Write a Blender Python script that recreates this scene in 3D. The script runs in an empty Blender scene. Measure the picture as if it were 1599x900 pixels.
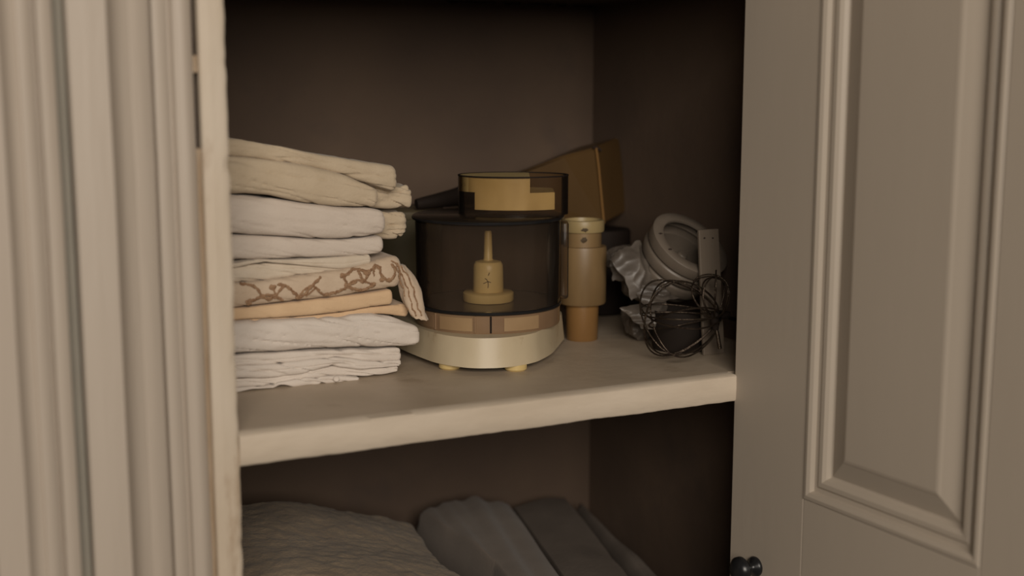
import bpy, bmesh, math, random
from mathutils import Vector, Matrix, noise
random.seed(4)
S = bpy.context.scene
COL = S.collection
PI = math.pi

# ---------------------------------------------------------------- camera
F_PX = 2000.0
PITCH = math.atan(F_PX / 12800.0)
YAW = math.radians(26.6)
CAM = Vector((-0.332, -1.292, 0.36))
cd = bpy.data.cameras.new('camera'); cam = bpy.data.objects.new('camera', cd); COL.objects.link(cam)
cd.sensor_width = 36; cd.lens = F_PX / 1599 * 36; cd.clip_start = 0.02
cam.location = CAM
cam.rotation_euler = (PI / 2 - PITCH, 0, -YAW)
cd.dof.use_dof = True; cd.dof.focus_distance = 1.66; cd.dof.aperture_fstop = 2.1
S.camera = cam
# ---------------------------------------------------------------- world and light
w = bpy.data.worlds.new('world'); S.world = w; w.use_nodes = True
bg = w.node_tree.nodes['Background']; bg.inputs[0].default_value = (1.0, 0.82, 0.67, 1); bg.inputs[1].default_value = 0.045
def area(name, loc, target, size, power, col):
    l = bpy.data.lights.new(name, 'AREA'); l.shape = 'RECTANGLE'; l.size = size[0]; l.size_y = size[1]; l.energy = power; l.color = col
    o = bpy.data.objects.new(name, l); COL.objects.link(o); o.location = loc
    o.rotation_euler = (Vector(target) - Vector(loc)).to_track_quat('-Z', 'Y').to_euler()
    return o
area('room_window_light', (-0.65, -3.0, 1.15), (0.2, 0.1, 0.0), (1.7, 1.3), 93, (1.0, 0.905, 0.80))
S.view_settings.view_transform = 'Standard'; S.view_settings.look = 'None'
S.view_settings.gamma = 1; S.view_settings.use_curve_mapping = False; S.view_settings.exposure = -0.12

# ---------------------------------------------------------------- helpers
CF = Vector((math.sin(YAW) * math.cos(PITCH), math.cos(YAW) * math.cos(PITCH), -math.sin(PITCH)))
CR = Vector((math.cos(YAW), -math.sin(YAW), 0)); CU = CR.cross(CF)
def ray(px, py): return CF * F_PX + CR * (px - 799.5) + CU * (450 - py)
def at(px, py, y):          # world point on the vertical plane at depth y
    d = ray(px, py); return CAM + d * ((y - CAM.y) / d.y)
def atz(px, py, z):
    d = ray(px, py); return CAM + d * ((z - CAM.z) / d.z)

def mat(name, col, rough=0.6, col2=None, scale=20, mix=0.5, bump=0.0, bscale=60, stretch=(1, 1, 1), spec=0.4,
        stain=None, stain_scale=8, stain_lo=0.62, stain_hi=0.72, sheen=0, metal=0, coords='Object'):
    m = bpy.data.materials.new(name); m.use_nodes = True; nt = m.node_tree; N = nt.nodes; L = nt.links
    b = N['Principled BSDF']; b.inputs['Roughness'].default_value = rough; b.inputs['Metallic'].default_value = metal
    b.inputs['Specular IOR Level'].default_value = spec
    if sheen: b.inputs['Sheen Weight'].default_value = sheen
    tc = N.new('ShaderNodeTexCoord'); mp = N.new('ShaderNodeMapping'); mp.inputs['Scale'].default_value = stretch
    L.new(tc.outputs[coords], mp.inputs[0])
    c4 = lambda c: (c[0], c[1], c[2], 1)
    n = N.new('ShaderNodeTexNoise'); n.inputs['Scale'].default_value = scale; n.inputs['Detail'].default_value = 5
    L.new(mp.outputs[0], n.inputs['Vector'])
    mx = N.new('ShaderNodeMix'); mx.data_type = 'RGBA'; mx.inputs[6].default_value = c4(col)
    mx.inputs[7].default_value = c4(col2 if col2 else [c * 0.85 for c in col])
    mr = N.new('ShaderNodeMapRange'); mr.inputs[1].default_value = 0.35; mr.inputs[2].default_value = 0.65; mr.inputs[4].default_value = mix
    L.new(n.outputs[0], mr.inputs[0]); L.new(mr.outputs[0], mx.inputs[0])
    out = mx.outputs[2]
    if stain:
        n2 = N.new('ShaderNodeTexNoise'); n2.inputs['Scale'].default_value = stain_scale; n2.inputs['Detail'].default_value = 7
        n2.inputs['Roughness'].default_value = 0.65
        L.new(mp.outputs[0], n2.inputs['Vector'])
        r2 = N.new('ShaderNodeMapRange'); r2.inputs[1].default_value = stain_lo; r2.inputs[2].default_value = stain_hi; r2.inputs[4].default_value = 0.9
        L.new(n2.outputs[0], r2.inputs[0])
        m2 = N.new('ShaderNodeMix'); m2.data_type = 'RGBA'; m2.inputs[7].default_value = c4(stain)
        L.new(r2.outputs[0], m2.inputs[0]); L.new(out, m2.inputs[6]); out = m2.outputs[2]
    L.new(out, b.inputs['Base Color'])
    if bump:
        n3 = N.new('ShaderNodeTexNoise'); n3.inputs['Scale'].default_value = bscale; n3.inputs['Detail'].default_value = 4
        L.new(mp.outputs[0], n3.inputs['Vector'])
        bp = N.new('ShaderNodeBump'); bp.inputs['Strength'].default_value = bump; bp.inputs['Distance'].default_value = 0.002
        L.new(n3.outputs[0], bp.inputs['Height']); L.new(bp.outputs[0], b.inputs['Normal'])
    return m

def smoky(name, tint, rough=0.06, haze=0.085):
    m = bpy.data.materials.new(name); m.use_nodes = True; nt = m.node_tree; N = nt.nodes; L = nt.links
    N.remove(N['Principled BSDF']); out = N['Material Output']
    t = N.new('ShaderNodeBsdfTransparent'); g = N.new('ShaderNodeBsdfGlossy'); g.inputs['Roughness'].default_value = rough
    d = N.new('ShaderNodeBsdfDiffuse'); d.inputs[0].default_value = (0.19, 0.145, 0.11, 1)
    tc = N.new('ShaderNodeTexCoord'); n = N.new('ShaderNodeTexNoise'); n.inputs['Scale'].default_value = 30; n.inputs['Detail'].default_value = 5
    mp = N.new('ShaderNodeMapping'); mp.inputs['Scale'].default_value = (1, 1, 0.3)
    L.new(tc.outputs['Object'], mp.inputs[0]); L.new(mp.outputs[0], n.inputs[0])
    cr = N.new('ShaderNodeMix'); cr.data_type = 'RGBA'
    cr.inputs[6].default_value = (tint[0], tint[1], tint[2], 1); cr.inputs[7].default_value = (tint[0] * .8, tint[1] * .78, tint[2] * .75, 1)
    L.new(n.outputs[0], cr.inputs[0]); L.new(cr.outputs[2], t.inputs[0])
    m1 = N.new('ShaderNodeMixShader'); m1.inputs[0].default_value = haze; L.new(t.outputs[0], m1.inputs[1]); L.new(d.outputs[0], m1.inputs[2])
    f = N.new('ShaderNodeFresnel'); f.inputs[0].default_value = 1.18
    m2 = N.new('ShaderNodeMixShader'); L.new(f.outputs[0], m2.inputs[0]); L.new(m1.outputs[0], m2.inputs[1]); L.new(g.outputs[0], m2.inputs[2])
    L.new(m2.outputs[0], out.inputs[0])
    return m

def link(name, me, m=None, parent=None, smooth=False):
    o = bpy.data.objects.new(name, me); COL.objects.link(o)
    if m: me.materials.append(m)
    if parent: o.parent = parent
    if smooth:
        for p in me.polygons: p.use_smooth = True
    return o
def obj(name, bm, m, parent=None, smooth=False, recalc=True, sharp=0.75):
    if recalc: bmesh.ops.recalc_face_normals(bm, faces=bm.faces)
    if smooth:
        for e in bm.edges:
            if len(e.link_faces) == 2 and e.calc_face_angle(0) > sharp: e.smooth = False
    me = bpy.data.meshes.new(name); bm.to_mesh(me); bm.free()
    return link(name, me, m, parent, smooth)
def tag(o, label=None, cat=None, group=None, kind=None):
    if label: o['label'] = label
    if cat: o['category'] = cat
    if group: o['group'] = group
    if kind: o['kind'] = kind
    return o
def struct(o, label, cat): return tag(o, label, cat, kind='structure')
def empty(name, loc, rz=0, label=None, cat=None, group=None):
    o = bpy.data.objects.new(name, None); COL.objects.link(o); o.location = loc; o.rotation_euler = (0, 0, rz)
    o.empty_display_size = 0.02
    return tag(o, label, cat, group)
def box(bm, x0, x1, y0, y1, z0, z1, bev=0.0, seg=2):
    vs = [bm.verts.new((x, y, z)) for x in (x0, x1) for y in (y0, y1) for z in (z0, z1)]
    idx = [(0, 1, 3, 2), (4, 6, 7, 5), (0, 4, 5, 1), (2, 3, 7, 6), (0, 2, 6, 4), (1, 5, 7, 3)]
    fs = [bm.faces.new([vs[i] for i in f]) for f in idx]
    if bev:
        es = list({e for f in fs for e in f.edges})
        bmesh.ops.bevel(bm, geom=es, offset=bev, segments=seg, profile=0.5, affect='EDGES')
    return vs
def lathe(bm, prof, n=64, sx=1, sy=1, mtx=None, closed=False):
    rings = []
    for r, z in prof:
        ring = []
        for k in range(n):
            a = 2 * PI * k / n
            v = Vector((max(r, 1e-5) * math.cos(a) * sx, max(r, 1e-5) * math.sin(a) * sy, z))
            ring.append(bm.verts.new(mtx @ v if mtx else v))
        rings.append(ring)
    for i in range(len(rings) - 1 + (1 if closed else 0)):
        a, b = rings[i], rings[(i + 1) % len(rings)]
        for k in range(n):
            bm.faces.new((a[k], a[(k + 1) % n], b[(k + 1) % n], b[k]))
    return rings
def tube(bm, pts, r, n=8, closed=False, taper=None):
    pts = [Vector(p) for p in pts]; m = len(pts); rings = []; up = Vector((0.13, 0.21, 0.97))
    prev = None
    for i, p in enumerate(pts):
        if closed: t = pts[(i + 1) % m] - pts[i - 1]
        else: t = pts[min(i + 1, m - 1)] - pts[max(i - 1, 0)]
        t.normalize()
        s = prev - t * prev.dot(t) if prev else t.cross(up)
        if s.length < 1e-6: s = t.cross(Vector((1, 0, 0)))
        s.normalize(); prev = s; q = t.cross(s)
        rr = r * (taper(i / (m - 1)) if taper else 1)
        rings.append([bm.verts.new(p + (s * math.cos(2 * PI * k / n) + q * math.sin(2 * PI * k / n)) * rr) for k in range(n)])
    for i in range(m - (0 if closed else 1)):
        a, b = rings[i], rings[(i + 1) % m]
        for k in range(n): bm.faces.new((a[k], a[(k + 1) % n], b[(k + 1) % n], b[k]))
    if not closed:
        bm.faces.new(rings[0]); bm.faces.new(rings[-1][::-1])
def prism(bm, poly, z0, z1, bev=0, seg=3):
    lo = [bm.verts.new((x, y, z0)) for x, y in poly]; hi = [bm.verts.new((x, y, z1)) for x, y in poly]
    n = len(poly); bm.faces.new(lo[::-1]); top = bm.faces.new(hi)
    for i in range(n): bm.faces.new((lo[i], lo[(i + 1) % n], hi[(i + 1) % n], hi[i]))
    if bev: bmesh.ops.bevel(bm, geom=list(top.edges), offset=bev, segments=seg, profile=0.5, affect='EDGES')
def interp(pts, x):
    if x <= pts[0][0]: return pts[0][1]
    if x >= pts[-1][0]: return pts[-1][1]
    for (a, b), (c, d) in zip(pts, pts[1:]):
        if x <= c:
            t = (x - a) / (c - a)
            return b + (d - b) * t
def smoothed(pts, x, w=0.012):
    return sum(interp(pts, x + k * w / 3) for k in (-3, -2, -1, 0, 1, 2, 3)) / 7
def round_poly(pts, r, seg=6):
    out = []; n = len(pts)
    for i in range(n):
        p0, p1, p2 = Vector(pts[i - 1]), Vector(pts[i]), Vector(pts[(i + 1) % n])
        a = (p0 - p1); b = (p2 - p1); d = min(r, a.length * .45, b.length * .45)
        A = p1 + a.normalized() * d; B = p1 + b.normalized() * d
        for k in range(seg + 1):
            t = k / seg
            q = A * (1 - t) ** 2 + p1 * 2 * t * (1 - t) + B * t * t
            out.append((q.x, q.y))
    return out
def wobble(o, amp, freq, axes=(1, 1, 1)):
    for v in o.data.vertices:
        n = noise.noise_vector(v.co * freq)
        v.co += Vector((n.x * axes[0], n.y * axes[1], n.z * axes[2])) * amp

# ---------------------------------------------------------------- materials
PAINT = mat('cream_paint', (0.46, 0.395, 0.325), 0.5, (0.41, 0.345, 0.28), 9, 0.7, 0.5, 70, (1, 1, 0.12))
STILE = mat('worn_cream_paint', (0.58, 0.50, 0.40), 0.55, (0.50, 0.41, 0.305), 14, 0.8, 0.7, 60, (1, 1, 0.3), stain=(0.30, 0.20, 0.12), stain_scale=24, stain_lo=0.58, stain_hi=0.78)
DOORP = mat('door_paint', (0.43, 0.37, 0.30), 0.5, (0.40, 0.343, 0.277), 5, 0.6, 0.10, 60, (1, 1, 0.2))
INNER = mat('brown_inside_paint', (0.118, 0.079, 0.053), 0.8, (0.088, 0.059, 0.042), 4, 0.9, 0.4, 30, stain=(0.065, 0.048, 0.04), stain_scale=3, stain_lo=0.55, stain_hi=0.75)
SHELFM = mat('shelf_paint', (0.50, 0.41, 0.31), 0.45, (0.41, 0.33, 0.24), 7, 0.8, 0.35, 40, stain=(0.27, 0.20, 0.13), stain_scale=9, stain_lo=0.58, stain_hi=0.75)
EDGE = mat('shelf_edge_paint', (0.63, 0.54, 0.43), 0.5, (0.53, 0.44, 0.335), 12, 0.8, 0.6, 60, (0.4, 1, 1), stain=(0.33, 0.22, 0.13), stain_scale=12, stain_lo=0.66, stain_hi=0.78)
CAULK = mat('brown_filler', (0.30, 0.21, 0.13), 0.8, (0.4, 0.31, 0.22), 40, 0.8, 0.8, 90, (1, 1, .3))
CRACK_SHADE = mat('dark_crack_and_shade', (0.03, 0.018, 0.013), 0.9)  # cracks and specks; also the painted shade behind the post joint
CREAM = mat('cream_linen', (0.53, 0.43, 0.305), 0.85, (0.46, 0.365, 0.25), 30, 0.6, 0.35, 350, sheen=0.15, spec=0.2)
WHITE = mat('white_linen', (0.60, 0.52, 0.44), 0.85, (0.555, 0.47, 0.395), 25, 0.6, 0.3, 380, sheen=0.15, spec=0.2)
WHITE2 = mat('bright_white_linen', (0.66, 0.59, 0.52), 0.85, (0.60, 0.53, 0.46), 25, 0.6, 0.3, 380, sheen=0.15, spec=0.2)
OFFW = mat('off_white_linen', (0.62, 0.53, 0.42), 0.85, (0.54, 0.45, 0.34), 40, 0.6, 0.35, 350, sheen=0.15, spec=0.2)
PEACH = mat('peach_linen', (0.66, 0.47, 0.29), 0.85, (0.58, 0.40, 0.24), 30, 0.6, 0.3, 350, sheen=0.15, spec=0.2)
PATT = mat('patterned_linen', (0.58, 0.46, 0.34), 0.85, (0.50, 0.38, 0.27), 40, 0.7, 0.35, 350, sheen=0.15, spec=0.2)
THREAD = mat('brown_embroidery', (0.27, 0.15, 0.08), 0.8, (0.38, 0.24, 0.14), 150, 0.9, 0.8, 500)
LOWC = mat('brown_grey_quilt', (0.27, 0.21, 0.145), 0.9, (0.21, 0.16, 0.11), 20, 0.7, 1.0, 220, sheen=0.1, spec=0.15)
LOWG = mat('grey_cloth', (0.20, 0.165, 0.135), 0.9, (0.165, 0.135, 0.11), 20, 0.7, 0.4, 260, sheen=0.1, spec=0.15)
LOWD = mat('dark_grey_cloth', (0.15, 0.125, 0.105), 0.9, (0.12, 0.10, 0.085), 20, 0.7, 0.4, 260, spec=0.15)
BASEM = mat('aged_cream_plastic', (0.56, 0.475, 0.33), 0.42, (0.47, 0.38, 0.245), 10, 0.7, 0.15, 60, stain=(0.22, 0.12, 0.05), stain_scale=19, stain_lo=0.63, stain_hi=0.80)
YEL = mat('yellowed_plastic', (0.66, 0.51, 0.24), 0.35, (0.57, 0.42, 0.17), 14, 0.8, 0.12, 60, stain=(0.22, 0.12, 0.04), stain_scale=25, stain_lo=0.66, stain_hi=0.8)
YEL2 = mat('mustard_plastic', (0.26, 0.17, 0.078), 0.42, (0.15, 0.092, 0.04), 12, 0.9, 0.15, 60, (1, 1, 0.35), stain=(0.16, 0.10, 0.04), stain_scale=20, stain_lo=0.62, stain_hi=0.76)
AMB = mat('amber_plastic', (0.27, 0.145, 0.05), 0.35, (0.19, 0.10, 0.035), 10, 0.8, 0.12, 50, (1, 1, 0.4))
HOP = mat('amber_hopper_plastic', (0.10, 0.055, 0.018), 0.4, (0.068, 0.037, 0.013), 7, 0.9, 0.12, 50, (1, 1, 0.4))
BAND = mat('amber_band_plastic', (0.27, 0.175, 0.10), 0.3, (0.19, 0.115, 0.065), 12, 0.8, 0.1, 60)
BAND2 = mat('pale_amber_plastic', (0.35, 0.235, 0.125), 0.35, (0.28, 0.18, 0.095), 20, 0.7, 0.1, 60)
BLACK = mat('black_plastic', (0.012, 0.012, 0.013), 0.3)
DARK = mat('dark_brown_plastic', (0.020, 0.014, 0.011), 0.7, spec=0.12)
OLIVE = mat('olive_plastic', (0.085, 0.070, 0.036), 0.6)
GREYW = mat('greyed_white_plastic', (0.17, 0.138, 0.107), 0.4, (0.12, 0.097, 0.075), 14, 0.8, 0.1, 40)
BAGM = mat('cloudy_plastic_film', (0.135, 0.112, 0.09), 0.45, (0.08, 0.065, 0.052), 25, 0.9, 0.3, 60, spec=0.7)
STICK = mat('dull_beige_wood', (0.17, 0.135, 0.10), 0.6, (0.13, 0.10, 0.075), 12, 0.8, 0.4, 50, (1, 1, .2))
WIRE = mat('tarnished_wire', (0.08, 0.06, 0.042), 0.4, (0.03, 0.02, 0.015), 90, 0.9, 0.5, 400, metal=0.8)
KNOB = mat('black_iron_knob', (0.012, 0.012, 0.013), 0.28)
SMOKE = smoky('smoky_clear_plastic', (0.985, 0.965, 0.94), 0.12, 0.075)
CHUTE = smoky('smoky_chute_plastic', (0.965, 0.935, 0.90), 0.12, 0.04)
SMOKE2 = smoky('smoky_lid_plastic', (0.80, 0.74, 0.66), 0.15)

# ---------------------------------------------------------------- the cupboard
W, D, XL, CZ, FZ = 0.768, 0.60, -0.17, 0.497, -0.44
def slab(name, m, a, bev=0, parent=None, wob=None, cuts=0):
    bm = bmesh.new(); box(bm, *a, bev=bev)
    if cuts: bmesh.ops.subdivide_edges(bm, edges=bm.edges[:], cuts=cuts, use_grid_fill=True)
    return obj(name, bm, m, parent)
struct(slab('wall_back', INNER, (XL - .02, W + .02, D, D + .02, FZ - .02, CZ + .3)), 'dark brown painted back panel inside the cupboard', 'wall')
struct(slab('wall_right', INNER, (W, W + .02, 0.0, D, FZ - .02, CZ + .3)), 'dark brown side panel inside the cupboard, right of the back corner', 'wall')
struct(slab('wall_left', INNER, (XL - .02, XL, 0.02, D, FZ - .02, CZ + .3)), 'dark side panel inside the cupboard behind the linen pile', 'wall')
ceil = struct(slab('ceiling', INNER, (XL, W, 0.0, D, CZ, CZ + .02)), 'dark brown underside of the upper shelf closing the compartment above', 'ceiling')
struct(slab('floor', INNER, (XL, W, 0.0, D, FZ - .02, FZ)), 'dark cupboard bottom under the lower cloths', 'floor')
bm = bmesh.new()
for s0, s1 in ((0.50, 0.585), (0.60, 0.63), (0.645, 0.715), (0.725, 0.766)):
    n = 14; pts = []
    for k in range(n):
        x = s0 + (s1 - s0) * k / (n - 1)
        pts.append((x, D - 0.001, CZ - 0.001 + noise.noise(Vector((x * 60, 0, 0))) * 0.0025))
    tube(bm, pts, 0.0022, 6, taper=lambda t: 0.5 + abs(math.sin(t * 9)) * 0.9)
obj('crack', bm, CRACK_SHADE, ceil)
# front faces of the wall around the opening (all out of the frame, they keep the room light out)
struct(slab('wall_front', PAINT, (-0.24, 1.5, -0.0, 0.02, 0.56, 1.3)), 'cream painted wall above the cupboard opening', 'wall')
struct(slab('trim_4', PAINT, (-0.06, 0.80, -0.0, 0.02, FZ - .25, FZ - .02)), 'cream plinth below the cupboard opening', 'trim')
struct(slab('trim_5', PAINT, (0.648, 1.5, 0.0, 0.02, FZ - .02, 0.56)), 'cream right hand post behind the open door', 'trim')

# left stile with a chipped edge
bm = bmesh.new(); nz = 260
ring = []
for i in range(nz + 1):
    z = FZ - .02 + (0.56 - FZ + .02) * i / nz
    e = noise.noise(Vector((0, 3.1, z * 14))) * 0.0012 + noise.noise(Vector((0, 7.1, z * 55))) * 0.0010
    chip = max(0, noise.noise(Vector((5, 0, z * 30))) - 0.30) * 0.008
    f = noise.noise(Vector((9, 0, z * 9))) * 0.0006
    x1 = -0.0040 + e - chip
    prof = [(-0.0322, 0.02), (-0.0322, 0.003 + f), (-0.0308, 0.0006 + f), (-0.022, -0.0003 + f), (-0.012, 0.0 - f), (x1 - 0.004, 0.0004 + chip * .3), (x1 - 0.001, 0.0022), (x1, 0.006), (x1 + 0.0004, 0.02)]
    ring.append([bm.verts.new((x, y, z)) for x, y in prof])
for a, b in zip(ring, ring[1:]):
    for k in range(len(a)):
        bm.faces.new((a[k], a[(k + 1) % len(a)], b[(k + 1) % len(a)], b[k]))
bm.faces.new(ring[0]); bm.faces.new(ring[-1])
st = struct(obj('trim_1', bm, STILE), 'worn cream post with a chipped edge, left of the opening', 'trim')

def vertical_profile(name, prof, m, z0, z1, nz=24, wob=0.0008):
    """extrudes an outline (x, y) upward; slightly uneven with many coats of paint"""
    bm = bmesh.new(); rings = []
    for i in range(nz + 1):
        z = z0 + (z1 - z0) * i / nz
        rings.append([bm.verts.new((x + noise.noise(Vector((x * 9, 2, z * 6))) * wob, y + noise.noise(Vector((x * 9, 8, z * 6))) * wob, z)) for x, y in prof])
    n = len(prof)
    for a, b in zip(rings, rings[1:]):
        for k in range(n): bm.faces.new((a[k], a[(k + 1) % n], b[(k + 1) % n], b[k]))
    bm.faces.new(rings[0]); bm.faces.new(rings[-1])
    return obj(name, bm, m, smooth=False)
def arc(x0, y0, x1, y1, bulge, n=8):
    out = []; dx, dy = x1 - x0, y1 - y0
    for k in range(n + 1):
        t = k / n; s = math.sin(PI * t) * bulge
        out.append((x0 + dx * t + dy * s, y0 + dy * t - dx * s))
    return out
# moulded casing between the crack and the wide gap (outline runs right to left, front is -y)
c = [(-0.0382, 0.02), (-0.0382, 0.0)]
c += arc(-0.0382, 0.0, -0.0575, -0.004, -0.22)            # round bead
c += [(-0.0600, 0.001), (-0.0625, 0.001)]
c += arc(-0.0640, -0.006, -0.0780, -0.009, -0.10)
c += [(-0.0795, -0.002), (-0.0815, -0.002), (-0.0822, -0.012)]
c += arc(-0.0830, -0.014, -0.1010, -0.020, -0.06)
c += arc(-0.1020, -0.020, -0.1240, -0.040, 0.12)           # cove turning away
c += [(-0.1265, -0.044), (-0.1450, -0.0445), (-0.1610, -0.044), (-0.1625, -0.041), (-0.1630, 0.02)]
struct(vertical_profile('trim_2', c[::-1], PAINT, FZ - .1, 0.70), 'cream moulded casing with beads and a cove beside the opening', 'trim')
c = [(-0.1750, 0.02), (-0.1750, -0.040)]
c += arc(-0.1745, -0.046, -0.1880, -0.050, -0.10)
c += [(-0.1900, -0.044), (-0.1920, -0.044)]
c += arc(-0.1930, -0.052, -0.2060, -0.056, -0.12)
c += arc(-0.2070, -0.054, -0.2200, -0.062, 0.12)
c += [(-0.2230, -0.066), (-0.2500, -0.067), (-0.2515, -0.06), (-0.2535, -0.06), (-0.2550, -0.068), (-0.34, -0.070), (-0.34, 0.02)]
struct(vertical_profile('trim_3', c[::-1], PAINT, FZ - .1, 0.70), 'cream fluted pilaster at the far left, beyond the wide gap', 'trim')
struct(slab('wall_left_front', PAINT, (-1.6, -0.164, 0.012, 0.03, FZ - .3, 1.3)), 'cream painted wall behind the casing on the left', 'wall').name = 'wall_side'
struct(slab('trim_6', mat('gap_shade_grey', (.24, .22, .18), .8), (-.1745, -.1635, -.030, 0.02, FZ - .1, .70)), 'added strip in the wide gap of the casing, its shade put into the grey', 'trim')  # strip added in the gap, the gap's shade painted as its grey
bm = bmesh.new()       # brown filler in the crack, missing towards the top
for a, b in ((FZ - .02, 0.30), (0.375, 0.392)):
    n = 60; pts = []
    for k in range(n):
        z = a + (b - a) * k / (n - 1)
        pts.append((-0.0355 + noise.noise(Vector((0, 0, z * 30))) * 0.0004, 0.0042 + noise.noise(Vector((4, 0, z * 22))) * 0.0022, z))
    tube(bm, pts, 0.0034, 8)
obj('filler', bm, CAULK, st, True)
st['label'] = 'worn cream post with a chipped edge and cracked joint, left of the opening'

bm = bmesh.new(); box(bm, -.040, -.029, .0165, .0185, .2, .55); obj('joint_shade', bm, CRACK_SHADE, st)  # near-black strip added behind the open joint, its colour stands for shade
# shelf
sh = empty('shelf', (0, 0, 0), 0, 'cream painted cupboard shelf with a thick worn front edge', 'shelf')
bm = bmesh.new(); box(bm, XL, W, 0.021, D, -0.033, 0.0); obj('board', bm, SHELFM, sh)
bm = bmesh.new(); n = 220; rings = []
for i in range(n + 1):
    x = -0.0045 + (0.6335 + 0.0045) * i / n
    a = noise.noise(Vector((x * 9, 0, 0))) * 0.0009; b = noise.noise(Vector((x * 13, 4, 0))) * 0.0012 + noise.noise(Vector((x * 60, 4, 0))) * 0.0006
    rings.append([bm.verts.new(p) for p in ((x, 0.0215, 0.0002), (x, 0.0025, 0.0003 + a * .3), (x, 0.0, -0.0018 + a), (x, -0.0004 + b * .4, -0.016), (x, 0.0002, -0.0315 + b), (x, 0.002, -0.0338 + b), (x, 0.0215, -0.0332))])
for a, b in zip(rings, rings[1:]):
    for k in range(7): bm.faces.new((a[k], a[(k + 1) % 7], b[(k + 1) % 7], b[k]))
bm.faces.new(rings[0]); bm.faces.new(rings[-1])
obj('front_edge', bm, EDGE, sh, True)

# ---------------------------------------------------------------- open door, right
HX, HY = 0.6215, -0.002
ud = Vector((0.054, -0.998, 0)).normalized(); nd = Vector((-ud.y, ud.x, 0)) * -1     # nd points to the left, into the room
if nd.x > 0: nd = -nd
door = empty('door_1', (0.634, -0.01, 0)); struct(door, 'open cream cupboard door with a raised panel, on the right', 'door')
def dp(s, h, z): return ud * s + nd * h + Vector((0, 0, z))
ZB, ZT = -0.42, 0.80
s0, s1, S1, T = -0.0135, 0.119, 0.380, 0.022
# nested rectangular outline rings: offset inward (negative = outward), height over the face
prof = [(0.0, 0.0), (0.0015, 0.0016), (0.0060, 0.0024), (0.0105, 0.0005), (0.0125, -0.0050), (0.0180, -0.0055), (0.0205, -0.0035), (0.0260, -0.0035), (0.0300, -0.0065), (0.0330, -0.0112), (0.0350, -0.0120), (0.0580, -0.0042), (0.0610, -0.0028), (0.0640, -0.0022)]
bm = bmesh.new()
z0, z1 = -0.126, 0.72
def rect(o, h): return [bm.verts.new(dp(*p)) for p in ((s1 + o, h, z0 + o), (S1 - o, h, z0 + o), (S1 - o, h, z1 - o), (s1 + o, h, z1 - o))]
R = [rect(o, h) for o, h in prof]
for a, b in zip(R, R[1:]):
    for k in range(4): bm.faces.new((a[k], a[(k + 1) % 4], b[(k + 1) % 4], b[k]))
mould = bmesh.new()
def split(bmsrc, lo, hi, name, cap):
    b = bmesh.new()
    rs = []
    for o, h in prof[lo:hi]:
        rs.append([b.verts.new(dp(*p)) for p in ((s1 + o, h, z0 + o), (S1 - o, h, z0 + o), (S1 - o, h, z1 - o), (s1 + o, h, z1 - o))])
    for a, c in zip(rs, rs[1:]):
        for k in range(4): b.faces.new((a[k], a[(k + 1) % 4], c[(k + 1) % 4], c[k]))
    if cap: b.faces.new(rs[-1])
    # depth behind
    ob = obj(name, b, DOORP, door, recalc=False)
    return ob
bm.free(); mould.free()
split(None, 0, 10, 'moulding', False)
split(None, 9, 14, 'panel', True)
bm = bmesh.new()      # frame of the door around the panel: four boards
SE = 0.505
def board(a, b, c, d):
    lo = [dp(a, 0, c), dp(b, 0, c), dp(b, 0, d), dp(a, 0, d)]; hi = [p - nd * T for p in lo]
    v = [bm.verts.new(p) for p in lo + hi]
    for f in ((0, 1, 2, 3), (7, 6, 5, 4), (0, 4, 5, 1), (1, 5, 6, 2), (2, 6, 7, 3), (3, 7, 4, 0)): bm.faces.new([v[i] for i in f])
for k, q in enumerate(((s0, s1, ZB, ZT), (S1, SE, ZB, ZT), (s1, S1, ZB, z0), (s1, S1, z1, ZT))):
    board(*q); o = obj(('stile', 'stile', 'rail', 'rail')[k], bm, DOORP, door)
    if k < 3: bm = bmesh.new()
    m = o.modifiers.new('b', 'BEVEL'); m.width = 0.0012; m.segments = 2; m.limit_method = 'ANGLE'
bm = bmesh.new(); q = [dp(s1, -T + .002, z0), dp(S1, -T + .002, z0), dp(S1, -T + .002, z1), dp(s1, -T + .002, z1)]
v = [bm.verts.new(p) for p in q + [p - nd * .004 for p in q]]
for f in ((0, 1, 2, 3), (7, 6, 5, 4), (0, 4, 5, 1), (1, 5, 6, 2), (2, 6, 7, 3), (3, 7, 4, 0)): bm.faces.new([v[i] for i in f])
obj('panel_back', bm, DOORP, door)
bm = bmesh.new()
mt = Matrix.Translation(dp(0.038, 0, -0.238)) @ nd.to_track_quat('Z', 'Y').to_matrix().to_4x4()
lathe(bm, [(0, -.001), (0.0125, 0), (0.0132, 0.002), (0.0120, 0.005), (0.007, 0.008), (0.0052, 0.012), (0.006, 0.0165), (0.013, 0.0185), (0.0168, 0.023), (0.0165, 0.028), (0.012, 0.0335), (0.005, 0.036), (0, 0.0365)], 40, mtx=mt)
tag(obj('door_knob', bm, KNOB, door, True), 'small black round knob')

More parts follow.
